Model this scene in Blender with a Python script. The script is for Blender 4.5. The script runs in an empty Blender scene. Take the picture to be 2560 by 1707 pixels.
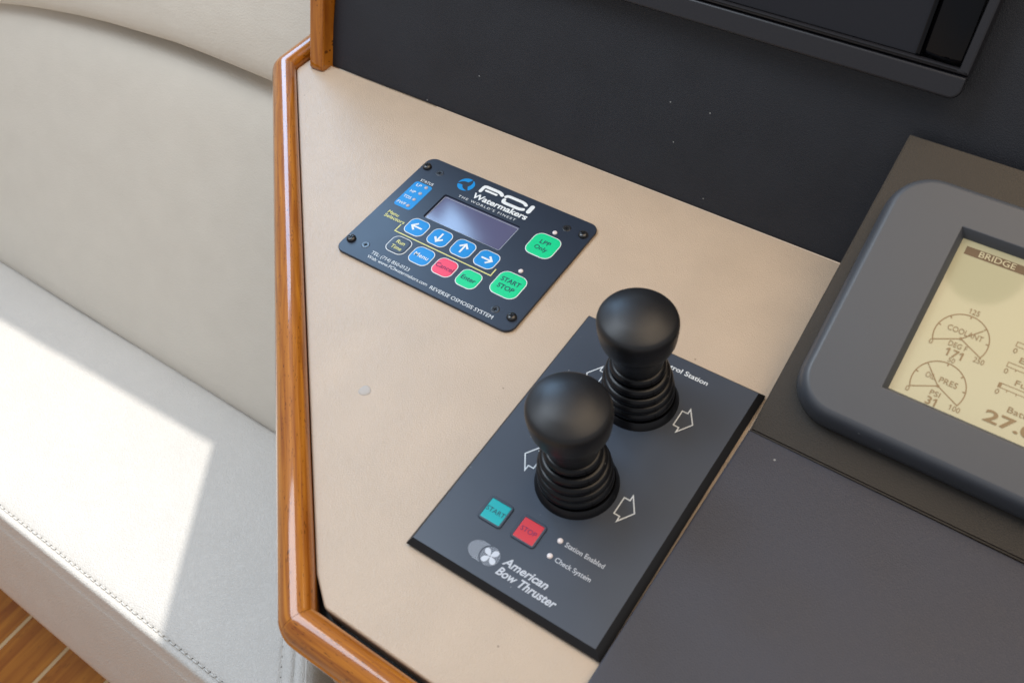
import bpy, bmesh, math, random
from mathutils import Vector, Matrix
random.seed(7)
S = bpy.context.scene
COL = S.collection
rad = math.radians

# ------------------------------------------------------------------ camera
CAM = Vector((0.33787, -0.35289, 0.39925))
RX, RY, RZ = Vector((0.8235, 0.5639, -0.0621)), Vector((-0.4089, 0.6659, 0.6240)), Vector((0.3933, -0.4885, 0.7789))
FPX = 2268.84
cd = bpy.data.cameras.new("camera"); cam = bpy.data.objects.new("camera", cd); COL.objects.link(cam)
M = Matrix((RX, RY, RZ)).transposed().to_quaternion().to_matrix().to_4x4()
M.translation = CAM; cam.matrix_world = M
cd.sensor_width = 36.0; cd.lens = FPX / 2560 * 36.0
cd.clip_start = 0.01; cd.clip_end = 50
cd.dof.use_dof = True; cd.dof.focus_distance = 0.60; cd.dof.aperture_fstop = 15
S.camera = cam

# ------------------------------------------------------------------ world, sun, exposure
W = bpy.data.worlds.new("World"); S.world = W; W.use_nodes = True
nt = W.node_tree; nt.nodes.clear()
def N(nt, t, **k):
    n = nt.nodes.new(t)
    for a, b in k.items(): setattr(n, a, b)
    return n
wo = N(nt, 'ShaderNodeOutputWorld'); wb = N(nt, 'ShaderNodeBackground')
tc = N(nt, 'ShaderNodeTexCoord'); sp = N(nt, 'ShaderNodeSeparateXYZ'); cr = N(nt, 'ShaderNodeValToRGB'); mr = N(nt, 'ShaderNodeMapRange')
nt.links.new(tc.outputs['Generated'], sp.inputs[0]); nt.links.new(sp.outputs['Z'], mr.inputs[0])
mr.inputs[1].default_value = -1; mr.inputs[2].default_value = 1
nt.links.new(mr.outputs[0], cr.inputs[0]); nt.links.new(cr.outputs[0], wb.inputs[0]); nt.links.new(wb.outputs[0], wo.inputs[0])
e = cr.color_ramp.elements
e[0].position = 0.40; e[0].color = (1.35, 1.10, 0.88, 1)
e[1].position = 0.58; e[1].color = (0.86, 0.91, 1.0, 1)
wb.inputs[1].default_value = 0.47
SUN = Vector((0.10, 0.40, 1.0)).normalized()
sl = bpy.data.lights.new("sun", 'SUN'); sl.energy = 2.9; sl.angle = rad(0.38); sl.color = (1.0, 0.97, 0.92)
so = bpy.data.objects.new("sun", sl); COL.objects.link(so); so.rotation_euler = SUN.to_track_quat('Z', 'Y').to_euler(); so.location = SUN * 3
def unseen_area_lamp(loc, aim, sx, sy, power, col):
    l = bpy.data.lights.new('unseen_area_light', 'AREA'); l.shape = 'RECTANGLE'; l.size = sx; l.size_y = sy; l.energy = power; l.color = col
    o = bpy.data.objects.new('unseen_area_light', l); COL.objects.link(o); o.location = loc
    o.rotation_euler = (Vector(loc) - Vector(aim)).to_track_quat('Z', 'Y').to_euler(); return o
unseen_area_lamp((-1.25, 0.98, 1.00), (0.05, -.1, 0), 0.55, 1.2, 22.0, (.40, .66, 1.0))    # cabin side window, off frame to the left
unseen_area_lamp((-.52, -.24, 1.06), (-.42, -.14, 0), .50, .75, 10.8, (.78, .885, 1.0))      # added soft daylight lamp by the open corner of the added roof
unseen_area_lamp((.62, 0.19, 1.085), (.62, 0.19, 0), .9, 1.0, 9.5, (1.0, .80, .58))            # added warm fill lamp overhead, lifts the right of the console
S.view_settings.view_transform = 'Standard'; S.view_settings.look = 'None'; S.view_settings.exposure = -0.05; S.view_settings.gamma = 1

# ------------------------------------------------------------------ frames (mm in, metres out)
def ray(px, py): return RX * ((px - 1280) / FPX) - RY * ((py - 853.5) / FPX) - RZ
class Frame:
    def __init__(s, o, a, b):
        s.o = Vector(o); s.a = Vector(a).normalized(); s.b = Vector(b).normalized(); s.n = s.a.cross(s.b)
    def __call__(s, u, v, h=0.0): return s.o + (s.a * u + s.b * v + s.n * h) / 1000.0
    def hit(s, px, py, h=0.0):           # where a sight line of the photograph meets this plane
        r = ray(px, py); d = s.n.dot(s.o + s.n * (h / 1000) - CAM) / s.n.dot(r); p = CAM + r * d - s.o
        return p.dot(s.a) * 1000, p.dot(s.b) * 1000
CON = Frame((0, 0, 0), (1, 0, 0), (0, 1, 0))
t = rad(25); POD = Frame((.274, -.0886, .004), (1, 0, 0), (0, math.cos(t), math.sin(t)))
t = rad(65); BUL = Frame((0, .0489, 0), (1, 0, 0), (0, math.cos(t), math.sin(t)))
t = rad(60); BAC = Frame((0, -.079, -.420), (1, 0, 0), (0, math.cos(t), math.sin(t)))
SEAT = Frame((0, 0, -.420), (1, 0, 0), (0, 1, 0))
FLO = Frame((0, 0, -.850), (1, 0, 0), (0, 1, 0))

# ------------------------------------------------------------------ materials
def mat(name, col, rough=.5, spec=.5, metal=0, coat=0, coat_rough=.05, emit=None, emit_s=0, sheen=0,
        grain=None, noise=None, specks=None, var=0, trans=0):
    m = bpy.data.materials.new(name); m.use_nodes = True; nt = m.node_tree
    b = nt.nodes['Principled BSDF']
    b.inputs['Base Color'].default_value = (*col, 1); b.inputs['Roughness'].default_value = rough
    b.inputs['Specular IOR Level'].default_value = spec; b.inputs['Metallic'].default_value = metal
    b.inputs['Coat Weight'].default_value = coat; b.inputs['Coat Roughness'].default_value = coat_rough
    if emit: b.inputs['Emission Color'].default_value = (*emit, 1); b.inputs['Emission Strength'].default_value = emit_s
    tc = N(nt, 'ShaderNodeTexCoord'); P = tc.outputs['Object']
    cur = None
    if var or specks:
        rgb = N(nt, 'ShaderNodeRGB'); rgb.outputs[0].default_value = (*col, 1); cur = rgb.outputs[0]
    if var:
        n1 = N(nt, 'ShaderNodeTexNoise'); n1.inputs['Scale'].default_value = 28; n1.inputs['Detail'].default_value = 6
        nt.links.new(P, n1.inputs['Vector'])
        mp = N(nt, 'ShaderNodeMapRange'); mp.inputs[1].default_value = .3; mp.inputs[2].default_value = .7
        mp.inputs[3].default_value = 1 - var; mp.inputs[4].default_value = 1 + var; nt.links.new(n1.outputs['Fac'], mp.inputs[0])
        mx = N(nt, 'ShaderNodeMix', data_type='RGBA', blend_type='MULTIPLY'); mx.inputs['Factor'].default_value = 1
        nt.links.new(cur, mx.inputs['A']); nt.links.new(mp.outputs[0], mx.inputs['B']); cur = mx.outputs['Result']
        m2 = N(nt, 'ShaderNodeMapRange'); m2.inputs[3].default_value = max(rough - max(.06, var * .8), .02); m2.inputs[4].default_value = rough + max(.06, var * .8)
        nt.links.new(n1.outputs['Fac'], m2.inputs[0]); nt.links.new(m2.outputs[0], b.inputs['Roughness'])
    if specks:
        sc, thr, amt = specks[:3]; scol = specks[3] if len(specks) > 3 else (.5, .5, .48, 1)
        v = N(nt, 'ShaderNodeTexVoronoi'); v.inputs['Scale'].default_value = sc; nt.links.new(P, v.inputs['Vector'])
        wn = N(nt, 'ShaderNodeTexWhiteNoise', noise_dimensions='3D'); nt.links.new(v.outputs['Position'], wn.inputs['Vector'])
        g = N(nt, 'ShaderNodeMath', operation='GREATER_THAN'); g.inputs[1].default_value = .60; nt.links.new(wn.outputs['Value'], g.inputs[0])
        l = N(nt, 'ShaderNodeMath', operation='LESS_THAN'); l.inputs[1].default_value = thr; nt.links.new(v.outputs['Distance'], l.inputs[0])
        mu = N(nt, 'ShaderNodeMath', operation='MULTIPLY'); nt.links.new(g.outputs[0], mu.inputs[0]); nt.links.new(l.outputs[0], mu.inputs[1])
        mu2 = N(nt, 'ShaderNodeMath', operation='MULTIPLY'); mu2.inputs[1].default_value = amt; nt.links.new(mu.outputs[0], mu2.inputs[0])
        mx = N(nt, 'ShaderNodeMix', data_type='RGBA'); nt.links.new(mu2.outputs[0], mx.inputs['Factor']); nt.links.new(cur, mx.inputs['A'])
        mx.inputs['B'].default_value = scol; cur = mx.outputs['Result']
    if cur is not None: nt.links.new(cur, b.inputs['Base Color'])
    H = None
    if grain:
        sc, st, dist = grain
        nz = N(nt, 'ShaderNodeTexNoise'); nz.inputs['Scale'].default_value = sc * .35; nt.links.new(P, nz.inputs['Vector'])
        ad = N(nt, 'ShaderNodeVectorMath', operation='MULTIPLY_ADD'); ad.inputs[1].default_value = (1.6 / sc,) * 3
        nt.links.new(nz.outputs['Color'], ad.inputs[0]); nt.links.new(P, ad.inputs[2])
        v = N(nt, 'ShaderNodeTexVoronoi', feature='DISTANCE_TO_EDGE'); v.inputs['Scale'].default_value = sc; nt.links.new(ad.outputs[0], v.inputs['Vector'])
        mp = N(nt, 'ShaderNodeMapRange', interpolation_type='SMOOTHSTEP'); mp.inputs[2].default_value = .28; nt.links.new(v.outputs['Distance'], mp.inputs[0])
        n2 = N(nt, 'ShaderNodeTexNoise'); n2.inputs['Scale'].default_value = sc * 2.5; nt.links.new(P, n2.inputs['Vector'])
        a2 = N(nt, 'ShaderNodeMath', operation='MULTIPLY_ADD'); a2.inputs[1].default_value = .5; nt.links.new(n2.outputs['Fac'], a2.inputs[0]); nt.links.new(mp.outputs[0], a2.inputs[2])
        bp = N(nt, 'ShaderNodeBump'); bp.inputs['Strength'].default_value = st; bp.inputs['Distance'].default_value = dist
        nt.links.new(a2.outputs[0], bp.inputs['Height']); H = bp.outputs[0]
    if noise:
        sc, st, dist = noise
        n2 = N(nt, 'ShaderNodeTexNoise'); n2.inputs['Scale'].default_value = sc; n2.inputs['Detail'].default_value = 4; nt.links.new(P, n2.inputs['Vector'])
        bp = N(nt, 'ShaderNodeBump'); bp.inputs['Strength'].default_value = st; bp.inputs['Distance'].default_value = dist
        nt.links.new(n2.outputs['Fac'], bp.inputs['Height'])
        if H is not None: nt.links.new(H, bp.inputs['Normal'])
        H = bp.outputs[0]
    if H is not None: nt.links.new(H, b.inputs['Normal'])
    if sheen: b.inputs['Sheen Weight'].default_value = sheen
    return m

def wood(name, c0, c1, rough, coat, uv=True, sx=18, sy=420, pore=1.0, sc=None):
    m = bpy.data.materials.new(name); m.use_nodes = True; nt = m.node_tree; b = nt.nodes['Principled BSDF']
    tc = N(nt, 'ShaderNodeTexCoord'); P = tc.outputs['UV' if uv else 'Object']
    mp = N(nt, 'ShaderNodeMapping'); mp.inputs['Scale'].default_value = sc or (sx, sy, sx); nt.links.new(P, mp.inputs[0])
    n1 = N(nt, 'ShaderNodeTexNoise'); n1.inputs['Scale'].default_value = 1; n1.inputs['Detail'].default_value = 7; n1.inputs['Distortion'].default_value = .6
    nt.links.new(mp.outputs[0], n1.inputs['Vector'])
    r = N(nt, 'ShaderNodeValToRGB'); r.color_ramp.elements[0].position = .32; r.color_ramp.elements[1].position = .68
    r.color_ramp.elements[0].color = (*c0, 1); r.color_ramp.elements[1].color = (*c1, 1); nt.links.new(n1.outputs['Fac'], r.inputs[0])
    mp2 = N(nt, 'ShaderNodeMapping'); mp2.inputs['Scale'].default_value = (sc[0] * 4, sc[1] * 12, sc[2] * 4) if sc else (sx * 14, sy * 3.2, 1); nt.links.new(P, mp2.inputs[0])
    v = N(nt, 'ShaderNodeTexVoronoi'); v.inputs['Scale'].default_value = 1; nt.links.new(mp2.outputs[0], v.inputs['Vector'])
    n3 = N(nt, 'ShaderNodeTexNoise'); n3.inputs['Scale'].default_value = .25; nt.links.new(mp2.outputs[0], n3.inputs['Vector'])
    th = N(nt, 'ShaderNodeMapRange'); th.inputs[1].default_value = .34; th.inputs[2].default_value = .70; th.inputs[3].default_value = 0; th.inputs[4].default_value = .36
    nt.links.new(n3.outputs['Fac'], th.inputs[0])
    l = N(nt, 'ShaderNodeMath', operation='LESS_THAN'); nt.links.new(v.outputs['Distance'], l.inputs[0]); nt.links.new(th.outputs[0], l.inputs[1])
    ml = N(nt, 'ShaderNodeMath', operation='MULTIPLY'); ml.inputs[1].default_value = .75 * pore; nt.links.new(l.outputs[0], ml.inputs[0])
    mx = N(nt, 'ShaderNodeMix', data_type='RGBA'); nt.links.new(ml.outputs[0], mx.inputs['Factor']); nt.links.new(r.outputs[0], mx.inputs['A'])
    mx.inputs['B'].default_value = (c0[0] * .28, c0[1] * .25, c0[2] * .2, 1)
    nt.links.new(mx.outputs['Result'], b.inputs['Base Color'])
    b.inputs['Roughness'].default_value = rough; b.inputs['Specular IOR Level'].default_value = .15; b.inputs['Coat Weight'].default_value = coat; b.inputs['Coat Roughness'].default_value = .085
    n4 = N(nt, 'ShaderNodeTexNoise'); n4.inputs['Scale'].default_value = 45; nt.links.new(tc.outputs['Object'], n4.inputs['Vector'])
    bp = N(nt, 'ShaderNodeBump'); bp.inputs['Strength'].default_value = .12; bp.inputs['Distance'].default_value = .0006
    nt.links.new(n4.outputs['Fac'], bp.inputs['Height']); nt.links.new(bp.outputs[0], b.inputs['Coat Normal'])
    return m

m_beige = mat('beige_vinyl', (.495, .388, .287), .40, .5, grain=(900, .25, .0004), var=.045, specks=(55, .035, .6, (.16, .11, .07, 1)))
m_leather = mat('cream_leather', (.65, .615, .565), .42, .40, grain=(380, .42, .0010), var=.02, noise=(14, .35, .004))
m_leather2 = mat('cream_leather_smooth', (.65, .595, .51), .45, .40, grain=(400, .20, .0008), var=.02, noise=(11, .55, .006))
m_black = mat('black_vinyl', (.0115, .013, .018), .50, .5, grain=(850, .18, .0004), var=.12, specks=(70, .036, .38))
m_pod = mat('brown_black_vinyl', (.024, .018, .012), .45, .42, grain=(850, .12, .0004), var=.10, specks=(80, .042, .6))
m_lower = mat('grey_black_vinyl', (.034, .036, .050), .50, .5, grain=(850, .18, .0004), var=.08, specks=(70, .042, .5))
m_plate = mat('anodised_black', (.034, .047, .070), .38, .55, noise=(2500, .08, .0001), var=.05, specks=(110, .042, .45))
m_face = mat('panel_blue_black', (.014, .022, .040), .38, .5, noise=(2500, .10, .0001), var=.05)
m_edge = mat('black_edge', (.008, .008, .009), .45, .4)
m_knob = mat('black_rubber', (.009, .009, .010), .42, .5, noise=(1200, .12, .00015), var=.17, specks=(160, .042, .35))
m_boot = mat('black_boot_rubber', (.004, .004, .005), .30, .35, specks=(160, .042, .4))
m_bezel = mat('grey_navy_plastic', (.068, .074, .085), .42, .5, noise=(2200, .10, .0001), var=.03, specks=(75, .042, .5))
m_lcd = mat('amber_lcd', (.36, .335, .205), .30, .4, coat=1.0, coat_rough=.05, emit=(.75, .66, .36), emit_s=.10)
m_lcdink = mat('lcd_ink', (.27, .185, .095), .40, .3, emit=(.5, .3, .12), emit_s=.05)
m_lcdpale = mat('lcd_pale', (.50, .44, .28), .40, .3, emit=(.75, .66, .36), emit_s=.10)
m_mon = mat('black_plastic', (.014, .014, .018), .42, .5, noise=(2400, .12, .0001), specks=(80, .042, .5))
m_glass = mat('black_glass', (.002, .002, .003), .06, .22, specks=(90, .042, .5))
m_glass2 = mat('satin_screen', (.012, .012, .016), .18, .4, specks=(90, .042, .5))
m_fcilcd = mat('dark_lcd_glass', (.085, .085, .17), .12, .9, noise=(900, .03, .0001))
m_white = mat('white_print', (.72, .76, .78), .5, .3)
m_white2 = mat('dull_white_print', (.52, .55, .60), .5, .3)
m_header = mat('lcd_header', (.15, .095, .05), .4, .3)
m_grey = mat('grey_print', (.40, .44, .50), .5, .3)
m_yellow = mat('yellow_print', (.70, .68, .26), .5, .3)
m_blue = mat('blue_print', (.0, .23, .60), .42, .4)
m_green = mat('green_print', (.0, .58, .24), .42, .4)
m_pink = mat('pink_print', (.78, .06, .13), .42, .4)
m_dark = mat('dark_print', (.02, .06, .09), .5, .3)
m_maroon = mat('maroon_print', (.16, .02, .09), .5, .3)
m_teal = mat('teal_key', (.0, .40, .42), .30, .5)
m_red = mat('red_key', (.62, .04, .055), .25, .6)
m_led = mat('frosted_lens', (.42, .40, .46), .3, .5)
m_led2 = mat('clear_lens', (.74, .66, .64), .2, .6)
m_screw = mat('black_oxide_screw', (.012, .012, .013), .28, .8)
m_recess = mat('screw_recess', (.003, .003, .003), .6, .2)
m_plug = mat('white_plug', (.44, .40, .36), .5, .3)
m_trim = wood('varnished_teak', (.25, .066, .004), (.48, .170, .014), .34, 1.0)
m_floor = wood('teak_planks', (.30, .085, .006), (.50, .19, .018), .30, .6, uv=False, sc=(70, 5, 70), pore=.5)
m_holly = mat('holly_strip', (.62, .42, .20), .3, .5, coat=.6)
m_thread = mat('cream_thread', (.72, .70, .66), .55, .3)
m_hole = mat('needle_hole', (.10, .09, .08), .8, .2)
m_roof = mat('added_roof_tan', (.52, .42, .32), .8, .3, noise=(300, .3, .001))
m_cab = mat('tan_cabinet', (.42, .34, .25), .5, .4, grain=(700, .25, .0005))

# ------------------------------------------------------------------ object helpers
ORG = {}
def thing(name, label, cat, loc, group=None):
    o = bpy.data.objects.new(name, None); COL.objects.link(o); o.location = loc; o.empty_display_size = .02
    ORG[o] = Vector(loc); o['label'] = label; o['category'] = cat
    if group: o['group'] = group
    return o
def obj(name, bm, material, parent=None, smooth=True, angle=35, label=None, kind=None, org=None, uv=None):
    org = ORG[parent] if parent is not None else Vector(org or (0, 0, 0))
    me = bpy.data.meshes.new(name)
    for v in bm.verts: v.co -= org
    bm.normal_update(); bm.to_mesh(me); bm.free()
    me.materials.append(material)
    if smooth:
        me.polygons.foreach_set('use_smooth', [True] * len(me.polygons)); me.set_sharp_from_angle(angle=rad(angle))
    o = bpy.data.objects.new(name, me); COL.objects.link(o)
    if parent is not None: o.parent = parent
    else: o.location = org
    ORG[o] = org
    if label: o['label'] = label
    if kind: o['kind'] = kind
    return o
def tag(o, label, cat, group=None):
    o['label'] = label; o['category'] = cat
    if group: o['group'] = group
    return o
def rr(x0, y0, x1, y1, r, k=6):
    out = []
    for cx, cy, a0 in ((x1 - r, y0 + r, -90), (x1 - r, y1 - r, 0), (x0 + r, y1 - r, 90), (x0 + r, y0 + r, 180)):
        for i in range(k + 1):
            a = rad(a0 + 90 * i / k); out.append((cx + r * math.cos(a), cy + r * math.sin(a)))
    return out
def disc(cx, cy, r, k=24, ry=None):
    return [(cx + r * math.cos(2 * math.pi * i / k), cy + (ry or r) * math.sin(2 * math.pi * i / k)) for i in range(k)]
def inset(poly, d):
    n = len(poly); out = []
    for i in range(n):
        a, b, c = Vector(poly[i - 1]), Vector(poly[i]), Vector(poly[(i + 1) % n])
        e1, e2 = (b - a), (c - b)
        if e1.length < 1e-9: e1 = e2
        if e2.length < 1e-9: e2 = e1
        e1.normalize(); e2.normalize()
        n1, n2 = Vector((-e1.y, e1.x)), Vector((-e2.y, e2.x)); mm = n1 + n2
        if mm.length < 1e-6: mm = n1
        mm.normalize(); k = d / max(mm.dot(n1), .35); out.append((b.x + mm.x * k, b.y + mm.y * k))
    return out
def slab(bm, fr, poly, levels, cap=True, bottom=False):
    if cap and len(levels) > 2: levels = list(levels) + [(levels[-1][0] + .12, levels[-1][1])]
    rings = [[bm.verts.new(fr(u, v, h)) for u, v in inset(poly, d)] for d, h in levels]
    for a, b in zip(rings, rings[1:]):
        for i in range(len(a)): bm.faces.new((a[i - 1], a[i], b[i], b[i - 1]))
    if cap: bm.faces.new(rings[-1])
    if bottom: bm.faces.new(rings[0][::-1])
    return rings
def ringslab(bm, fr, outer, olev, inner, ilev, floor=False, sup=.06):
    """outer wall rises along olev, top face, inner wall falls along ilev (same vertex count)"""
    olev = list(olev) + [(olev[-1][0] + sup, olev[-1][1])]; ilev = [(ilev[0][0] - sup, ilev[0][1])] + list(ilev)
    R = [[bm.verts.new(fr(u, v, h)) for u, v in inset(outer, d)] for d, h in olev]
    R += [[bm.verts.new(fr(u, v, h)) for u, v in inset(inner, d)] for d, h in ilev]
    for a, b in zip(R, R[1:]):
        for i in range(len(a)): bm.faces.new((a[i - 1], a[i], b[i], b[i - 1]))
    if floor: bm.faces.new(R[-1])
def flat(bm, fr, poly, h):
    bm.faces.new([bm.verts.new(fr(u, v, h)) for u, v in poly])
def ribbon(bm, fr, pts, w, h, closed=False, caps=False):
    n = len(pts); L, Rr = [], []
    P = [Vector(p) for p in pts]
    for i in range(n):
        if closed: a, c = P[i - 1], P[(i + 1) % n]
        else: a, c = P[max(i - 1, 0)], P[min(i + 1, n - 1)]
        b = P[i]
        e1 = (b - a).normalized() if (b - a).length > 0 else (c - b).normalized()
        e2 = (c - b).normalized() if (c - b).length > 0 else e1
        n1, n2 = Vector((-e1.y, e1.x)), Vector((-e2.y, e2.x)); mm = (n1 + n2).normalized(); k = w / 2 / max(mm.dot(n1), .3)
        L.append(bm.verts.new(fr(*(b + mm * k), h))); Rr.append(bm.verts.new(fr(*(b - mm * k), h)))
    for i in range(n if closed else n - 1):
        j = (i + 1) % n; bm.faces.new((Rr[i], Rr[j], L[j], L[i]))
    if caps and not closed:
        for end, (p, q) in ((0, (P[0], P[1])), (n - 1, (P[-1], P[-2]))):
            d = (p - q).normalized(); a0 = math.atan2(d.y, d.x)
            arc = [bm.verts.new(fr(p.x + w / 2 * math.cos(a0 + s), p.y + w / 2 * math.sin(a0 + s), h)) for s in [math.pi / 2 * (-1 + 2 * i / 8) for i in range(1, 8)]]
            s, f = (L[0], Rr[0]) if end == 0 else (Rr[-1], L[-1])
            bm.faces.new([s] + arc + [f])
def lathe(bm, fr, cx, cy, prof, k=48, lean=(0, 0), cap=True):
    rings = []
    for r, h in prof:
        ox, oy = cx + lean[0] * h, cy + lean[1] * h
        if r < 1e-6: rings.append([bm.verts.new(fr(ox, oy, h))])
        else: rings.append([bm.verts.new(fr(ox + r * math.cos(2 * math.pi * i / k), oy + r * math.sin(2 * math.pi * i / k), h)) for i in range(k)])
    for a, b in zip(rings, rings[1:]):
        for i in range(k):
            if len(b) == 1: bm.faces.new((a[i - 1], a[i], b[0]))
            elif len(a) == 1: bm.faces.new((a[0], b[i], b[i - 1]))
            else: bm.faces.new((a[i - 1], a[i], b[i], b[i - 1]))
_cap = {}
def text(s, fr, x, y, width, cap, parent, material, bold=0.0, shear=0.0, h=0.15, name='lettering', spacing=1.0, align='L'):
    def mk(body):
        cu = bpy.data.curves.new('t', 'FONT'); cu.body = body; cu.size = 1; cu.offset = bold; cu.shear = shear; cu.space_character = spacing
        cu.resolution_u = 4; cu.fill_mode = 'FRONT'
        o = bpy.data.objects.new('t', cu); COL.objects.link(o); dg = bpy.context.evaluated_depsgraph_get(); dg.update()
        me = bpy.data.meshes.new_from_object(o.evaluated_get(dg)); bpy.data.objects.remove(o); bpy.data.curves.remove(cu); return me
    if bold not in _cap:
        q = mk('H'); ys = [v.co.y for v in q.vertices]; _cap[bold] = (min(ys), max(ys)); bpy.data.meshes.remove(q)
    me = mk(s); y0, y1 = _cap[bold]; xs = [v.co.x for v in me.vertices]; x0, x1 = min(xs), max(xs)
    ky = cap / (y1 - y0); kx = width / (x1 - x0) if width else ky
    if align == 'R': x -= (x1 - x0) * kx
    if align == 'C': x -= (x1 - x0) * kx / 2
    org = ORG[parent]
    flags = []
    for i, ch in enumerate(s):
        if ch == '1':
            q = mk('1'); sw = max(v.co.x for v in q.vertices) - min(v.co.x for v in q.vertices); top = max(v.co.y for v in q.vertices); bpy.data.meshes.remove(q)
            q = mk(s[:i + 1]); xr_ = max(v.co.x for v in q.vertices); bpy.data.meshes.remove(q); xl = xr_ - sw
            flags.append([(xl + .005, top), (xl - .15, top - .16), (xl - .15, top - .16 - sw * .9), (xl + .005, top - .02 - sw)])
    for v in me.vertices: v.co = fr(x + (v.co.x - x0) * kx, y + (v.co.y - y0) * ky, h) - org
    if flags:
        b_ = bmesh.new(); b_.from_mesh(me)
        for p in flags: b_.faces.new([b_.verts.new(fr(x + (a - x0) * kx, y + (c - y0) * ky, h) - org) for a, c in p])
        b_.to_mesh(me); b_.free()
    me.materials.clear(); me.materials.append(material); me.name = name
    o = bpy.data.objects.new(name, me); COL.objects.link(o); o.parent = parent; ORG[o] = org
    return o
def sweep(bm, path, prof, uvl, closed_ends=True):
    """path: list of (point(x,y), normal(nx,ny), length); prof: list of (offset, z) mm. path offset is measured along the normal"""
    rings = []
    pl = [0]
    for a, b in zip(prof, prof[1:] + prof[:1]): pl.append(pl[-1] + math.dist(a, b))
    for (x, y), (nx, ny), s in path:
        rings.append([bm.verts.new(Vector((x + nx * o, y + ny * o, z)) / 1000) for o, z in prof])
    k = len(prof)
    for i in range(len(rings) - 1):
        for j in range(k):
            j2 = (j + 1) % k
            f = bm.faces.new((rings[i][j], rings[i][j2], rings[i + 1][j2], rings[i + 1][j]))
            uu = [(path[i][2], pl[j]), (path[i][2], pl[j + 1]), (path[i + 1][2], pl[j + 1]), (path[i + 1][2], pl[j])]
            for lp, q in zip(f.loops, uu): lp[uvl].uv = (q[0] / 1000, q[1] / 1000)
    if closed_ends: bm.faces.new(rings[0][::-1]); bm.faces.new(rings[-1])
    bmesh.ops.recalc_face_normals(bm, faces=bm.faces)
BM = bmesh.new

# ------------------------------------------------------------------ setting: floor
fl_x0 = [FLO.hit(0, 1621)[0], FLO.hit(80, 1705)[0], FLO.hit(72, 1540)[0], FLO.hit(174, 1621)[0]]
sa, sb = (fl_x0[0] + fl_x0[2]) / 2, (fl_x0[1] + fl_x0[3]) / 2
pitch = sb - sa
bm = BM(); slab(bm, FLO, [(-1100, -1000), (500, -1000), (500, 0), (-1100, 0)], [(0, -30), (0, -8)], bottom=True)
floor = obj('floor', bm, m_recess, smooth=False, kind='structure'); floor['label'] = 'varnished teak cabin floor with pale inlaid strips'
for i in range(-5, 6):
    x = sa + pitch * i
    bm = BM(); slab(bm, FLO, [(x + 3.2, -1000), (x + pitch - 3.2, -1000), (x + pitch - 3.2, 0), (x + 3.2, 0)], [(0, -7.9), (0, -.4), (.4, 0)])
    o = obj('plank', bm, m_floor, floor)
    bm = BM(); slab(bm, FLO, [(x - 2.9, -1000), (x + 2.9, -1000), (x + 2.9, 0), (x - 2.9, 0)], [(0, -7.9), (0, -.3), (.3, -.1)])
    obj('inlay_strip', bm, m_holly, floor)

# ------------------------------------------------------------------ unseen roof added to shade the helm; its open corner shapes the sun patch
K = SEAT.hit(555, 1095); H = 1.10; sh = (H + .42) * 1000
kx, ky = K[0] + sh * SUN.x / SUN.z, K[1] + sh * SUN.y / SUN.z
sl_d = (0.5446 / 0.8387)
RF = Frame((0, 0, H), (1, 0, 0), (0, 1, 0)); yb = -160
bm = BM()
slab(bm, RF, [(kx + sl_d * (ky - yb), yb), (950, yb), (950, 850), (-660, 850), (-660, ky - 22), (kx, ky)], [(0, 0), (0, 30)], bottom=True)
tag(obj('added_shade_roof', bm, m_roof, smooth=False), 'unseen tan roof with an open corner, added to shade the helm', 'roof')

u_, v_ = POD.hit(2466, 668, 12); pS = POD(u_, v_, 12); dS = (pS - CAM).normalized(); dS = dS - 2 * dS.dot(POD.n) * POD.n; pS = pS + dS * ((1.045 - pS.z) / dS.z)
BLK = Frame((pS.x, pS.y, H), (1, 0, 0), (0, -1, 0))  # added black disc, placed so the amber screen mirrors it as a dark spot
bm = BM(); lathe(bm, BLK, 0, 0, [(56, 0), (56, 30), (53, 48), (48, 54), (46, 50), (30, 54), (0, 56)], 40)
bmesh.ops.recalc_face_normals(bm, faces=bm.faces)
tag(obj('added_reflection_disc', bm, m_recess, org=(pS.x, pS.y, H)), 'unseen round black disc added overhead to show as a dark reflection in the amber screen', 'dark_disc')

# ------------------------------------------------------------------ settee: seat cushion, back cushion, bolster
def xr(y): return -24 + (-249 - y) * .82
prof = [(-40, -640), (-40, -430), (-60, -421.5), (-100, -420), (-160, -419.3), (-220, -419.2), (-270, -419.6), (-292, -420), (-301, -420.6), (-304, -421.6),
        (-305.6, -423), (-307.2, -421.6), (-309.5, -421), (-312, -422), (-313.6, -424.6), (-314.4, -428), (-315.8, -432.5), (-317.4, -437.5), (-319.6, -445.5), (-320.9, -447.6), (-321.4, -449.5), (-324.2, -458), (-331, -485), (-342, -530), (-353, -575), (-363, -612), (-365, -628), (-356, -640)]
cols = [(-1000, 0)] + [(-1000 + 40 * i, 0) for i in range(1, 15)] + [(-200, 0), (-150, 0), (-100.1, 0), (-60, 0), (-36, 0), (-31, -.3), (-29.3, -1.5), (-27.6, -.4), (-20, 0), (-16, -.5), (-14.5, -2.6), (-13.4, -.8), (-8, -.8), (-3, -2), (-1.4, -3.6), (0, -2.6), (4, -6), (8, -14), (10, -30), (10, -70), (6, -140)]
def seat_z(y):
    for (a, za), (b, zb) in zip(prof[2:], prof[3:]):
        if b <= y <= a: return za + (zb - za) * (y - a) / (b - a)
    return -420
bm = BM(); grid = []
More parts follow.
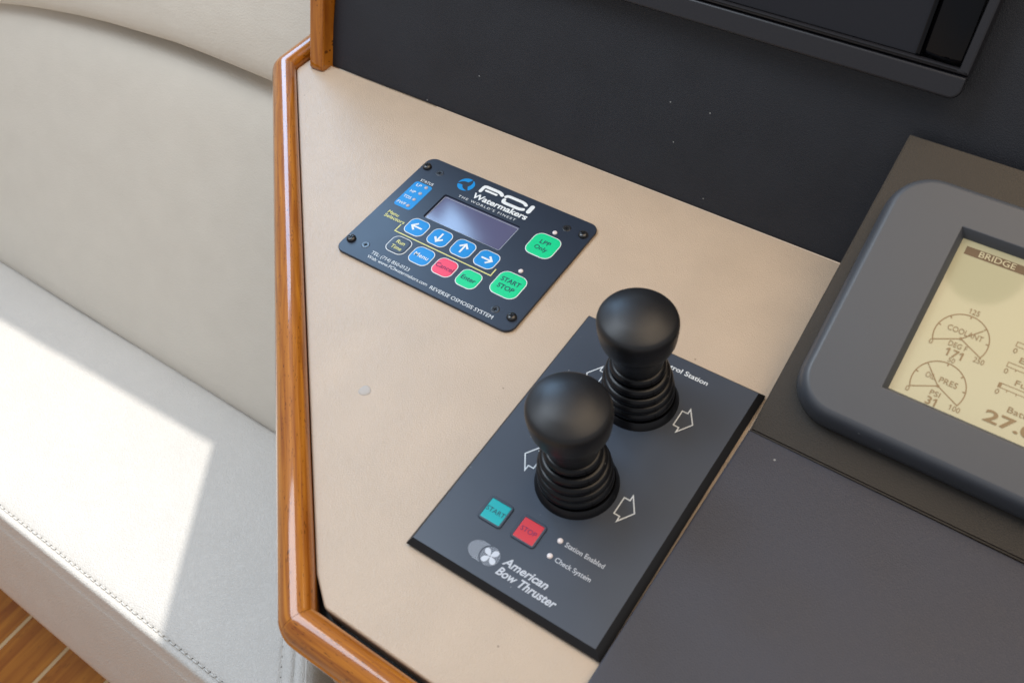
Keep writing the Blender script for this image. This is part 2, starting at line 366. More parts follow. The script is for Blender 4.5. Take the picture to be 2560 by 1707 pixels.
for dx, dz in cols:
    row = []
    for y, z in prof:
        x = dx if dx <= -300 else xr(max(min(y, -60), -330)) + dx
        wob = .5 * math.sin(x * .031 + y * .02) + .35 * math.sin(x * .083 + 1.3)
        row.append(bm.verts.new((x / 1000, (y + (wob * .5 if y < -280 else 0)) / 1000, max(z + dz, -640) / 1000 + (wob / 1000 if -300 < y < -80 and z > -425 else 0))))
    grid.append(row)
for a, b in zip(grid, grid[1:]):
    for j in range(len(prof)): 
        j2 = (j + 1) % len(prof); bm.faces.new((a[j], a[j2], b[j2], b[j]))
bm.faces.new(grid[0]); bm.faces.new(grid[-1][::-1])
bmesh.ops.recalc_face_normals(bm, faces=bm.faces)
seat = obj('seat_cushion', bm, m_leather, angle=80, org=(-.5, -.25, -.64))
tag(seat, 'cream leather seat cushion with sunlit patch and stitched front edge', 'seat cushion')
def stitch_mesh(l=6.6, r=.72):
    bm = BM(); k = 6; rings = []
    for i in range(5):
        s = -1 + i / 2; x = l / 2 * s; z = .55 * (1 - s * s) - .15; q = r * (1 if abs(s) < .9 else .55)
        rings.append([bm.verts.new((x / 1000, q * math.cos(2 * math.pi * j / k) / 1000, (z + q * math.sin(2 * math.pi * j / k)) / 1000)) for j in range(k)])
    for a, b in zip(rings, rings[1:]):
        for j in range(k): bm.faces.new((a[j - 1], a[j], b[j], b[j - 1]))
    bm.faces.new(rings[0]); bm.faces.new(rings[-1][::-1]); bmesh.ops.recalc_face_normals(bm, faces=bm.faces)
    me = bpy.data.meshes.new('stitch'); bm.to_mesh(me); bm.free(); me.materials.append(m_thread)
    me.polygons.foreach_set('use_smooth', [True] * len(me.polygons)); return me
st_me = stitch_mesh(); st2_me = stitch_mesh(7.5, .42)
hb = BM(); bmesh.ops.create_uvsphere(hb, u_segments=8, v_segments=5, radius=.00095)
hole_me = bpy.data.meshes.new('needle_hole'); hb.to_mesh(hole_me); hb.free(); hole_me.materials.append(m_hole)
def put(me, name, parent, p, ang=0, pitch=0):
    o = bpy.data.objects.new(name, me); COL.objects.link(o); o.parent = parent
    o.location = Vector(p) / 1000 - ORG[parent]; o.rotation_euler = (0, pitch, ang); return o
y = -305.2; x = -480
holes = BM()
def hole(bmx, p):
    r = bmesh.ops.create_uvsphere(bmx, u_segments=7, v_segments=4, radius=.0006)
    for v in r['verts']: v.co += Vector(p) / 1000
while x < -70:
    yy = y + .25 * math.sin(x * .05)
    put(st_me, 'stitch', seat, (x, yy, -421.5 + .2 * math.sin(x)), rad(random.uniform(-6, 2)))
    hole(holes, (x + 3.9, yy + 1.0, -421.4)); x += 7.8
for dx, z0 in ((-29.3, -421.4), (-1.4, -423.3)):
    yq = -246
    while yq > -304:
        put(st2_me, 'stitch', seat, (xr(yq) + dx, yq, z0), math.atan2(-1, .82)); hole(holes, (xr(yq - 3.7) + dx - .6, yq - 3.7, z0 + .2)); yq -= 7.3
obj('needle_hole', holes, m_hole, seat, kind='stuff')

bm = BM(); grid = []
bprof = [(-6, -40), (-4, -6), (0, 1.5), (5, 6), (13, 9), (26, 10.5), (60, 11.5), (130, 13), (220, 13), (300, 12), (335, 9.5), (352, 4), (364, -5), (376, -20), (600, -40), (600, -70)]
for i in range(40):
    f = i / 39; row = []
    for w_, h_ in bprof:
        p = BAC(0, w_, h_); xright = -170 - p.y * 1000; x = -1050 + (xright + 1050) * f
        row.append(bm.verts.new(BAC(x, w_, h_ + .6 * math.sin(x * .02 + w_ * .013) * (0 < w_ < 400))))
    grid.append(row)
for a, b in zip(grid, grid[1:]):
    for j in range(len(bprof) - 1): bm.faces.new((a[j], b[j], b[j + 1], a[j + 1]))
bm.faces.new([r[0] for r in grid] + [r[-1] for r in grid[::-1]])
bm.faces.new(grid[-1]); bm.faces.new(grid[0][::-1])
bmesh.ops.recalc_face_normals(bm, faces=bm.faces)
back = tag(obj('back_cushion', bm, m_leather2, angle=80, org=(-.5, -.08, -.42)), 'smooth cream leather back cushion between the seat and the upper bolster', 'back cushion')

edge_px = [(-60, 0), (0, 1.5), (50, 6), (104, 14), (180, 28), (263, 47), (345, 71), (435, 98), (520, 130), (600, 163), (673, 193), (740, 221), (800, 246), (900, 287), (1000, 330)]
edge = [BAC.hit(px, py, 20) for px, py in edge_px]
edge = [(edge[0][0] - 300, edge[0][1] - 25)] + edge
lev = [(22, -34), (9, -4), (2, 3), (-2.5, 10), (-3.5, 17), (-1, 25), (6, 31), (18, 36), (50, 42), (120, 45), (260, 42), (300, 20), (300, -30)]
bm = BM(); grid = [[bm.verts.new(BAC(u, v + dv, h)) for dv, h in lev] for u, v in edge]
for a, b in zip(grid, grid[1:]):
    for j in range(len(lev)): bm.faces.new((a[j], b[j], b[(j + 1) % len(lev)], a[(j + 1) % len(lev)]))
bm.faces.new(grid[-1]); bm.faces.new(grid[0][::-1]); bmesh.ops.recalc_face_normals(bm, faces=bm.faces)
bol = obj('upper_bolster', bm, m_leather2, angle=80, org=(-.5, .1, -.1))
tag(bol, 'cream leather upper bolster overhanging the back cushion', 'bolster')

# ------------------------------------------------------------------ helm console
con = thing('helm_console', 'beige vinyl helm console with varnished teak edging round its left side', 'console', (0, -.12, -.05))
def arcfillet(pts, radii, k=8):
    out = []
    n = len(pts)
    for i in range(n):
        b = Vector(pts[i]); r = radii[i]
        if r == 0: out.append(tuple(b)); continue
        a, c = Vector(pts[i - 1]), Vector(pts[(i + 1) % n]); d1, d2 = (a - b).normalized(), (c - b).normalized()
        ang = d1.angle(d2); tl = r / math.tan(ang / 2); p1, p2 = b + d1 * tl, b + d2 * tl
        ctr = b + (d1 + d2).normalized() * (r / math.sin(ang / 2)); a1 = math.atan2(*(p1 - ctr).yx); a2 = math.atan2(*(p2 - ctr).yx)
        da = (a2 - a1 + math.pi) % (2 * math.pi) - math.pi
        out += [(ctr.x + r * math.cos(a1 + da * j / k), ctr.y + r * math.sin(a1 + da * j / k)) for j in range(k + 1)]
    return out
IN_B, IN_C = Vector((-154.6, 30.4)), Vector((149.6, -282.0))
diag = (IN_C - IN_B).normalized(); dn = Vector((diag.y, -diag.x))       # outward normal of the diagonal edge
g = -dn * .9
beige = arcfillet([(-153.6, 47.5), (IN_B.x + .05, IN_B.y + .2), (IN_C.x - 13, IN_C.y + 14.0), (IN_C.x + 1.6, IN_C.y + 3.4), (560, -278.6), (560, 47.5)], [0, 6, 20, 6, 0, 0])
bm = BM(); slab(bm, CON, beige, [(.6, -14), (.1, -4), (0, -1.2), (.35, -.35), (1.1, 0)])
obj('console_top', bm, m_beige, con, angle=50)
body = [(-150, 44), tuple(IN_B + dn * 6), tuple(IN_C + dn * 6 + Vector((0, -5))), (600, -290), (600, 44)]
bm = BM(); slab(bm, CON, body, [(0, -700), (0, -17)]); obj('cabinet_side', bm, m_cab, con, smooth=False)
bm = BM(); slab(bm, CON, [tuple(Vector(q)) for q in inset(body, -1.5)], [(0, -30), (0, -14)]); obj('gap_filler', bm, m_edge, con, smooth=False)
# teak edging: swept profile, three lengths butted at the joints
tp = [(0, -9), (0, 2.2), (.6, 4.6), (2.2, 6.6), (4.8, 7.9), (8, 8.4), (11, 8.0), (13.8, 6.7), (16.2, 4.4), (17.8, 1.2), (18.4, -3), (18.0, -8), (16.6, -12), (14, -14), (6, -14)]
def path_points():
    A = Vector((-155.2, 95)); B = IN_B; Cc = IN_C; D = Vector((600, -282.0)); r = 1.6; P = []
    nA = Vector((-1, 0)); nB = dn; nC = Vector((0, -1)); s = 0
    def corner(p, n1, n2, k=10):
        a1 = math.atan2(n1.y, n1.x); da = (math.atan2(n2.y, n2.x) - a1 + math.pi) % (2 * math.pi) - math.pi
        return [(p, Vector((math.cos(a1 + da * i / k), math.sin(a1 + da * i / k)))) for i in range(k + 1)]
    seq = [(A, nA)] + corner(B, nA, nB) + [(B + (Cc - B) * f, nB) for f in (.2, .4, .6, .8)] + corner(Cc, nB, nC) + [(Cc + (D - Cc) * f, nC) for f in (.25, .5, .75, 1)]
    out = []; prev = None
    for p, n in seq:
        m = p + n * 9
        if prev is not None: s += (m - prev).length
        prev = m; out.append(((p.x, p.y), (n.x, n.y), s))
    return out
PP = path_points()
mid = 1 + 11 + 4 + 5      # middle of the front corner
for a, b in ((0, mid), (mid, len(PP) - 1)):
    bm = BM(); uvl = bm.loops.layers.uv.new('UVMap'); seg = PP[a:b + 1]
    if a: seg = [((p[0] + .18, p[1] - .1), n, s) if i == 0 else (p, n, s + 60) for i, (p, n, s) in enumerate(seg)]
    sweep(bm, seg, tp, uvl); obj('teak_edging', bm, m_trim, con, angle=60)
bm = BM(); lathe(bm, CON, 86.8, -173.3, [(3.4, -.3), (3.4, .05), (3.1, .25), (2.1, .35), (0, .4)], 20)
for v in bm.verts: v.co.x += .0004 * math.sin(v.co.y * 900)
obj('screw_plug', bm, m_plug, con, label='small white plug capping a hole')

# ------------------------------------------------------------------ black bulkhead behind the console
bul = thing('bulkhead', 'black grained vinyl bulkhead rising behind the beige console', 'bulkhead', (.2, .05, 0))
bm = BM(); slab(bm, BUL, [(-137, -1.5), (760, -1.5), (760, 420), (-137, 420)], [(0, -25), (0, -1.2), (.8, -.2), (1.8, 0)], bottom=True)
obj('vinyl_panel', bm, m_black, bul)
bm = BM(); uvl = bm.loops.layers.uv.new('UVMap')
pu = [(-12.5 + q[0], q[1]) for q in rr(0, -14, 13.6, 12.2, 3.2, 5)]
rings = []
for w_ in (-4.5, -3.2, 0, 20, 60, 120, 300):
    sc = .86 if w_ == -4.5 else 1.0
    rings.append((w_, [bm.verts.new(BUL(-134.6 + (pu_ + 5.7) * sc - 5.7 - w_ * .096, w_ + (0 if w_ > 0 else 0), 4 + (h_ - 4) * sc)) for pu_, h_ in pu]))
for (wa, a), (wb_, b) in zip(rings, rings[1:]):
    for j in range(len(a)):
        f = bm.faces.new((a[j - 1], a[j], b[j], b[j - 1]))
        for lp, q in zip(f.loops, ((wa, j - 1), (wa, j), (wb_, j), (wb_, j - 1))): lp[uvl].uv = (q[0] / 1000 + .31, q[1] * .0022)
bm.faces.new(rings[0][1][::-1]); bm.faces.new(rings[-1][1]); bmesh.ops.recalc_face_normals(bm, faces=bm.faces)
post = tag(obj('corner_post', bm, m_trim, angle=50, org=(-.15, .045, 0)), 'varnished teak upright at the left edge of the black bulkhead', 'post')

# ------------------------------------------------------------------ monitor let into the bulkhead
mon = thing('monitor', 'black flush monitor with glossy side strip in the bulkhead, upper right', 'monitor', BUL(190, 120, 0))
U0, U1, V0, V1 = -20, 293.2, 106, 300
bm = BM(); ringslab(bm, BUL, rr(U0, 118.6, U1, V1, 1.0, 4), [(0, 0), (0, 13.6), (.5, 14.6), (1.4, 15)], rr(30, 121, 288.2, 292, .6, 4), [(0, 15), (.3, 14), (.3, 9)])
obj('frame', bm, m_mon, mon)
bm = BM(); slab(bm, BUL, [(U0, 117.9), (U0, V0), ] and arcfillet([(U0, V0), (U1, V0), (U1, 118.1), (U0, 118.1)], [0, 5.5, 0, 0]), [(1.6, 0), (.8, 8), (0, 13), (.6, 14.6), (1.4, 15)])
obj('lower_bar', bm, m_mon, mon)
bm = BM(); slab(bm, BUL, [(30.5, 121.5), (266.2, 121.5), (264.0, 291.5), (30.5, 291.5)], [(0, 8), (0, 10.6), (.3, 10.8)]); obj('screen', bm, m_glass2, mon)
bm = BM(); ribbon(bm, BUL, [(30.5, 120.1), (287, 120.1)], .5, 15.06); obj('groove', bm, m_recess, mon)
# glossy curved touch strip
bm = BM(); rows = []
for i in range(13):
    f = i / 12; u = 267.6 + 19.8 * f; hh = 10.2 + 3.6 * math.sin(math.pi * min(f * 1.25, 1) * .5) - 1.2 * max(0, f - .8) / .2
    rows.append([bm.verts.new(BUL(u - (w_ - 122) * .035, w_, hh - (3 if j == 0 else 0) - (.8 if j == 1 else 0))) for j, w_ in enumerate((122.2, 122.6, 125, 160, 220, 291))])
for a, b in zip(rows, rows[1:]):
    for j in range(5): bm.faces.new((a[j], b[j], b[j + 1], a[j + 1]))
obj('touch_strip', bm, m_glass, mon, angle=70)
bm = BM(); slab(bm, BUL, [(264.6, 121.8), (267.2, 121.8), (261.4, 291), (258.8, 291)], [(0, 9), (.3, 12.4), (.9, 12.8)]); obj('strip_edge', bm, m_glass, mon)

# ------------------------------------------------------------------ dark panels at the right
lowp = thing('dash_panel', 'flat dark grey vinyl panel at lower right beside the joystick plate', 'panel', (.42, -.2, .002))
LO = Frame((.274, -.0886, .0045), (1, -.004, 0), (.0172, 1, 0))
bm = BM(); slab(bm, LO, [(0, -330), (330, -330), (330, -1.0), (0, -.6)], [(0, -4.2), (0, -.9), (.35, -.25), (1.2, 0)])
obj('vinyl_sheet', bm, m_lower, lowp)
pod = thing('instrument_pod', 'tilted brown-black vinyl mounting wedge under the grey display', 'mounting panel', (.42, -.02, .002))
bm = BM()
PW = 180
a = [(.2, 0), (340, 0), (340 + 3, PW), (.2 + 3.4, PW)]
top = [bm.verts.new(POD(u, v, 0)) for u, v in a]; bt = []
for (u, v) in a:
    p = POD(u, v, 0); bt.append(bm.verts.new((p.x, p.y, .0008)))
bm.faces.new(top)
for i in range(4): bm.faces.new((bt[i - 1], bt[i], top[i], top[i - 1]))
bmesh.ops.recalc_face_normals(bm, faces=bm.faces); bmesh.ops.bevel(bm, geom=[e for e in bm.edges if all(v in top for v in e.verts)], offset=.0008, segments=2, affect='EDGES')
obj('wedge', bm, m_pod, pod, angle=50)

# ------------------------------------------------------------------ engine display on the wedge
dis = thing('engine_display', 'grey rounded engine gauge display with amber screen', 'display', POD(100, 80, 0))
out_ = rr(8.9, 16.8, 207, 155.4, 23, 12); inn = rr(47.9, 43.0, 168, 132.2, .4, 12)
bm = BM(); ringslab(bm, POD, out_, [(.8, .2), (0, 2.5), (.5, 8), (1.5, 12.8), (2.3, 15.2), (3.2, 16.9), (4.4, 18.0), (5.8, 18.5)], inn, [(-.15, 18.5), (0, 18.35), (2.5, 12.2)], sup=.5)
obj('bezel', bm, m_bezel, dis, angle=50)
bm = BM(); flat(bm, POD, [(48, 43), (168, 43), (168, 132), (48, 132)], 12.0)
scr = obj('screen', bm, m_lcd, dis, smooth=False)
def gauge(cx, cy, r, needle, labels, title):
    bm = BM(); A0, A1 = 205, -25
    pts = [(cx + r * math.cos(rad(A0 + (A1 - A0) * i / 40)), cy + r * math.sin(rad(A0 + (A1 - A0) * i / 40))) for i in range(41)]
    ribbon(bm, POD, pts + [(cx, cy)], .55, 12.12, closed=True)
    for a in (165, 134, 90, 47, 10):
        ribbon(bm, POD, [(cx + r * math.cos(rad(a)), cy + r * math.sin(rad(a))), (cx + (r - 1.4) * math.cos(rad(a)), cy + (r - 1.4) * math.sin(rad(a)))], .6, 12.16)
    ribbon(bm, POD, [(cx, cy), (cx + (r - 1.8) * math.cos(rad(needle)), cy + (r - 1.8) * math.sin(rad(needle)))], .5, 12.20)
    flat(bm, POD, disc(cx, cy, .75, 12), 12.24)
    obj('gauge_dial', bm, m_lcdink, dis, smooth=False)
    for s, x, y, w_, c, b in labels: text(s, POD, x, y, w_, c, dis, m_lcdink, b, h=12.28)
gauge(69.4, 81.6, 12.3, 46, [('125', 67.8, 94.9, 4.3, 2.6, 0), ('COOLANT', 61.9, 83.7, 16.3, 2.7, 0), ('0', 57.2, 73.9, 1.7, 2.5, 0), ('DEG F', 65.4, 76.5, 8.5, 2.5, 0), ('171', 66.6, 71.5, 7.0, 3.9, .012), ('250', 78.2, 73.5, 4.8, 2.5, 0)], '')
gauge(69.5, 55.9, 12.2, 134, [('50', 68.4, 68.9, 3.0, 2.3, 0), ('OIL', 62.5, 57.9, 4.2, 2.7, 0), ('PRES', 68.9, 57.9, 8.3, 2.8, 0), ('0', 57.1, 48.0, 1.7, 2.5, 0), ('PSI', 67.6, 50.7, 4.6, 2.5, 0), ('31', 67.4, 45.9, 4.7, 3.9, .012), ('100', 78.2, 47.6, 4.5, 2.5, 0)], '')
for (u, v) in ((91.9, 88.3), (92.1, 77.6), (92.4, 66.9)):
    bm = BM(); ribbon(bm, POD, [(u, v), (u + 34, v), (u + 34, v + 2.2), (u, v + 2.2)], .35, 12.12, closed=True)
    for k in range(1, 8): ribbon(bm, POD, [(u + k * 4.25, v - .15), (u + k * 4.25, v - 1.1)], .35, 12.16)
    if v < 70: flat(bm, POD, [(u + .2, v + .2), (u + 1.3, v + .2), (u + 1.3, v + 2), (u + .2, v + 2)], 12.18)
    obj('bar_scale', bm, m_lcdink, dis, smooth=False); text('0', POD, u - .2, v - 3.4, 1.7, 2.4, dis, m_lcdink, h=12.28)
text('Engine', POD, 96.0, 81.4, 14.5, 2.7, dis, m_lcdink, h=12.28)
text('Fuel', POD, 98.4, 70.5, 8.6, 2.7, dis, m_lcdink, h=12.28)
text('Battery', POD, 100.3, 57.4, 15.5, 2.8, dis, m_lcdink, h=12.28)
text('27.0', POD, 92.5, 49.4, 22.5, 5.9, dis, m_lcdink, .02, h=12.32)
bm = BM(); flat(bm, POD, [(53.6, 122.3), (166, 122.3), (166, 126.6), (53.6, 126.6)], 12.12); obj('title_bar', bm, m_header, dis, smooth=False)
text('BRIDGE', POD, 60.2, 123.1, 17.0, 3.0, dis, m_lcdpale, .006, h=12.28)
bm = BM(); FR = Frame(POD(58, 19.3, 6.5), (1, 0, 0), POD.n)
for k in range(5): lathe(bm, FR, k * 1.6 + (k % 2) * .3, (k % 3 - 1) * 1.3 - k * .35, [(.75, .2), (.7, .9), (0, 1.0)], 8)
obj('badge', bm, m_recess, dis)

# ------------------------------------------------------------------ watermaker panel
wm = thing('watermaker_panel', 'small blue-black watermaker control panel with coloured buttons on the beige console', 'control panel', (.066, -.05, 0))
T = 2.0
bm = BM(); ringslab(bm, CON, rr(0, -100, 133, 0, 6.5, 8), [(.4, .15), (.4, .5), (0, .55), (0, T - .3), (.35, T)], rr(30.9, -49.3, 90.2, -25.2, 1.2, 8), [(0, T), (.15, T - .2), (.35, .5)])
obj('faceplate', bm, m_face, wm)
bm = BM(); slab(bm, CON, rr(31, -49.2, 90.1, -25.3, 1.2, 6), [(0, .3), (0, .7)]); obj('lcd_window', bm, m_fcilcd, wm)
bm = BM(); ribbon(bm, CON, rr(31.8, -48.4, 89.3, -26.6, .8, 4), .3, .85, closed=True); obj('window_frame', bm, m_grey, wm)
# screws
def screw(prof, k=20, cross=1.7, ch=0):
    bm = BM(); lathe(bm, CON, 0, 0, prof, k); me = bpy.data.meshes.new('screw'); bm.normal_update(); bm.to_mesh(me); bm.free(); me.materials.append(m_screw)
    me.polygons.foreach_set('use_smooth', [True] * len(me.polygons)); me.set_sharp_from_angle(angle=rad(50))
    bm = BM(); w = .42; c = cross
    pts = [(c, -w), (c, w), (w, w), (w, c), (-w, c), (-w, w), (-c, w), (-c, -w), (-w, -w), (-w, -c), (w, -c), (w, -w)]
    slab(bm, CON, pts, [(0, ch - .25), (0, ch)]); mc = bpy.data.meshes.new('cross_recess'); bm.to_mesh(mc); bm.free(); mc.materials.append(m_recess)
    return me, mc
pan = screw([(3.0, 0), (3.1, .5), (2.95, 1.1), (2.4, 1.75), (1.5, 2.1), (1.2, 2.15), (.0, 1.9)], cross=1.6, ch=2.22)
csk = screw([(2.75, .05), (2.7, .12), (2.35, .16), (1.8, .12), (0, .12)], cross=1.25, ch=.2)
def place_screw(s, x, y, ang, parent, lab=None):
    o = put(s[0], 'screw', parent, (x, y, T), rad(ang))
    c = bpy.data.objects.new('cross_recess', s[1]); COL.objects.link(c); c.parent = o; return o
for x, y, a in ((4.3, -10.2, 20), (4.6, -88.6, 8), (127.4, -11.7, -10), (127.2, -89.3, 30)): place_screw(pan, x, y, a, wm)
for x, y, a in ((15.3, -10.8, 35), (15.7, -88.0, 12), (115.5, -11.7, 25), (115.5, -89.2, 5)): place_screw(csk, x, y, a, wm)
# status block
bm = BM(); slab(bm, CON, rr(6.6, -49.8, 20.6, -24.6, 2.4, 5), [(0, T), (0, T + .1), (.1, T + .14)]); stb = obj('status_block', bm, m_blue, wm)
text('STATUS', CON, 8.6, -23.6, 10.2, 2.1, wm, m_white, .004, h=T + .1)
for s, yb_, xe, w_ in (('LP', -28.9, 13.0, 3.9), ('HP', -35.5, 13.2, 4.1), ('TDS', -41.3, 14.1, 6.0), ('FWF', -47.6, 14.4, 6.6)):
    text(s, CON, xe, yb_, w_, 2.4, wm, m_white, .006, h=T + .26, align='R')
bmL = BM(); lathe(bmL, CON, 0, 0, [(1.35, 0), (1.3, .3), (.9, .55), (0, .65)], 16); led_me = bpy.data.meshes.new('indicator_light'); bmL.to_mesh(led_me); bmL.free(); led_me.materials.append(m_led)
led_me.polygons.foreach_set('use_smooth', [True] * len(led_me.polygons))
for y_ in (-27.2, -33.6, -40.1, -46.6): put(led_me, 'indicator_light', wm, (16.6, y_, T + .1))
bmL = BM(); lathe(bmL, CON, 0, 0, [(1.6, 0), (1.5, .4), (1.0, .75), (0, .85)], 16); led2_me = bpy.data.meshes.new('indicator_light'); bmL.to_mesh(led2_me); bmL.free(); led2_me.materials.append(m_led2)
led2_me.polygons.foreach_set('use_smooth', [True] * len(led2_me.polygons))
for y_ in (-18.9, -56.6): put(led2_me, 'indicator_light', wm, (111.4, y_, T))
# brand block
def logo_blade(c, k):
    outer, inner = [], []
    for i in range(17):
        f = i / 16; a = rad(188 - 112 * f - 120 * k); th = 3.5 * math.sin(min(f * 1.12, 1) * math.pi / 2) ** .8
        if f > .82: th *= math.sqrt(max(0, 1 - ((f - .82) / .18) ** 2 * .92))
        rm = 5.9
        outer.append((c[0] + rm * math.cos(a) - 0, c[1] + rm * math.sin(a)))
        inner.append((c[0] + (rm - th) * math.cos(a), c[1] + (rm - th) * math.sin(a)))
    return inner + outer[::-1]
bm = BM()
for k in range(3): flat(bm, CON, logo_blade((37.4, -11.1), k), T + .1)
bmesh.ops.recalc_face_normals(bm, faces=bm.faces)
obj('emblem', bm, m_blue, wm, smooth=False)
bm = BM(); hz = T + .1
ribbon(bm, CON, [(49.1, -11.3), (49.1, -7.6), (49.5, -6.5), (50.6, -6.1), (60.5, -6.1), (62.4, -6.6), (63.8, -7.7)], 2.5, hz, caps=True)
ribbon(bm, CON, [(52.2, -9.2), (60.3, -9.2)], 1.7, hz + .02, caps=True)
ribbon(bm, CON, [(66.7, -7.6), (67.2, -6.7), (68.4, -6.2), (78.6, -6.2), (80.6, -6.6), (82.4, -7.6)], 2.3, hz, caps=True)
ribbon(bm, CON, [(67.3, -10.3), (67.3, -11.2), (67.9, -12.2), (69.4, -12.6), (79.4, -12.6), (81.2, -12.4), (82.8, -11.7)], 2.5, hz, caps=True)
ribbon(bm, CON, [(86.9, -11.9), (86.9, -6.9)], 3.1, hz + .02, caps=True)
obj('brand_letters', bm, m_white, wm, smooth=False)
text('Watermakers', CON, 47.2, -19.1, 42.0, 4.9, wm, m_white, .03, h=T + .1)
text("THE WORLD'S FINEST", CON, 39.4, -23.1, 44.6, 1.9, wm, m_white, .0, h=T + .1, spacing=1.35)
text('Menu', CON, 8.9, -58.3, 8.6, 2.7, wm, m_yellow, .012, h=T + .1); text('Selectors', CON, 8.7, -61.7, 16.2, 2.7, wm, m_yellow, .012, h=T + .1)
bm = BM(); ribbon(bm, CON, [(23.7, -62.4), (23.7, -68.8), (97.9, -69.0), (97.8, -63.0)], .75, T + .1); obj('bracket_line', bm, m_yellow, wm, smooth=False)
text('TEL: (714) 850-0123', CON, 23.3, -92.1, 29.6, 2.5, wm, m_white, .0, h=T + .1)
text('Web: www.FCIwatermakers.com', CON, 23.1, -95.9, 46.6, 2.4, wm, m_white, .0, h=T + .1)
text('REVERSE OSMOSIS SYSTEM', CON, 72.3, -96.4, 45.6, 2.5, wm, m_white, .0, h=T + .1)
def button(cx, cy, w_, hgt, r, fill, lines, ink, cap, bold=.012, outline=m_white):
    p = rr(cx - w_ / 2, cy - hgt / 2, cx + w_ / 2, cy + hgt / 2, r, 6)
    bm = BM(); slab(bm, CON, p, [(0, T), (.1, T + .18), (.5, T + .26), (1.6, T + .32)]); b = obj('button', bm, fill, wm)
    bm = BM(); ringslab(bm, CON, p, [(-.35, T + .02), (-.3, T + .2), (-.1, T + .28)], p, [(.12, T + .30), (.18, T + .2)]); obj('button_outline', bm, outline, b)
    n = len(lines)
    for i, (s, w2) in enumerate(lines):
        yy = cy - cap / 2 + ((n - 1) / 2 - i) * cap * 1.62
        text(s, CON, cx, yy, w2, cap, b, ink, bold, h=T + .42, align='C')
    return b
def arrow(b, cx, cy, ang):
    bm = BM(); c, s = math.cos(rad(ang)), math.sin(rad(ang)); q = lambda x, y: (cx + x * c - y * s, cy + x * s + y * c)
    ribbon(bm, CON, [q(-3.9, 0), q(3.0, 0)], 1.25, T + .42); ribbon(bm, CON, [q(.6, 3.0), q(3.7, 0), q(.6, -3.0)], 1.35, T + .46)
    obj('arrow', bm, m_white, b, smooth=False)
for x_, a in ((34.2, 180), (52.3, 270), (70.3, 90), (88.3, 0)):
    arrow(button(x_, -59.4, 14.2, 13.4, 4.2, m_blue, [], m_white, 0), x_, -59.4, a)
button(34.2, -77.7, 14.2, 13.4, 4.2, m_face, [('Run', 6.3), ('Time', 7.9)], m_yellow, 2.9)
button(52.3, -77.8, 14.2, 13.4, 4.2, m_blue, [('Menu', 10.4)], m_white, 3.1, .008)
button(70.3, -78.0, 14.2, 13.4, 4.2, m_pink, [('Cancel', 12.9)], m_maroon, 3.2, .008)
button(88.4, -78.2, 14.2, 13.4, 4.2, m_green, [('Enter', 10.3)], m_dark, 3.3, .016)
button(111.4, -32.1, 18.4, 18.6, 5.2, m_green, [('LPP', 7.3), ('Only', 9.0)], m_dark, 3.2, .012)
button(111.4, -69.8, 18.6, 18.8, 5.2, m_green, [('START', 13.4), ('STOP', 11.4)], m_dark, 3.4, .016)

# ------------------------------------------------------------------ bow thruster plate
tpz = 5.0
th = thing('thruster_panel', 'black thruster control plate with lettering and green and red keys', 'control panel', (.217, -.15, 0))
bm = BM()
lv = [((164.2, -232.0), (270.6, -230.6), (271.4, -64.6), (164.6, -65.6), 0.9), ((163.7, -232.6), (271.1, -231.2), (271.9, -64.0), (164.1, -65.0), 1.4),
      ((163.7, -232.6), (271.1, -231.2), (271.9, -64.0), (164.1, -65.0), 1.9), ((165.7, -229.9), (267.4, -228.7), (269.0, -66.3), (165.5, -67.1), 4.7), ((166.1, -229.5), (267.0, -228.3), (268.6, -66.7), (165.9, -67.5), tpz)]
rings = [[bm.verts.new(CON(u, v, q[4])) for u, v in q[:4]] for q in lv]
for a, b in zip(rings, rings[1:]):
    for i in range(4): bm.faces.new((a[i - 1], a[i], b[i], b[i - 1]))
bm.faces.new(rings[-1])
po = obj('plate', bm, m_plate, th, angle=20); po.data.materials.append(m_edge)
for f in po.data.polygons:
    if f.normal.z < .9: f.material_index = 1  # plate sides coloured black to stand in for their shade
bm = BM(); slab(bm, CON, [(167, -229), (268, -228), (268.6, -68), (167.5, -68.5)], [(0, .02), (0, .95)]); obj('gasket', bm, m_edge, th, smooth=False)
Z = tpz + .1
text('Control Station', CON, 243.6, -76.5, 30.5, 3.0, th, m_white, .014, h=Z, align='R')
for cy in (-102.4, -162.1):
    for sgn in (1, -1):
        q = lambda x, y: (217.2 + sgn * x, cy + sgn * y)
        bm = BM(); ribbon(bm, CON, [q(23.2, -5.0), q(26.3, -5.0), q(26.4, -8.0), q(31.6, 0), q(26.4, 8.0), q(26.3, 5.0), q(23.2, 5.0)], .62, Z, closed=True)
        obj('direction_arrow', bm, m_white, th, smooth=False)
for cx, fill, s, w_, ink in ((192.1, m_teal, 'START', 10.4, m_dark), (211.3, m_red, 'STOP', 8.6, m_maroon)):
    bm = BM(); ringslab(bm, CON, rr(cx - 6.9, -204.3, cx + 6.9, -190.4, 1.9, 5), [(0, tpz), (.1, tpz + .5), (.5, tpz + .8)], rr(cx - 5.7, -203.1, cx + 5.7, -191.6, .6, 5), [(0, tpz + .8), (.15, tpz + .5)])
    kb = obj('key_surround', bm, m_plate, th)
    bm = BM(); slab(bm, CON, rr(cx - 5.6, -203.0, cx + 5.6, -191.7, .6, 4), [(0, tpz + .05), (0, tpz + .5), (.25, tpz + .62)]); kk = obj('key', bm, fill, th)
    text(s, CON, cx, -198.6, w_, 2.5, kk, ink, .0, h=tpz + .75, align='C')
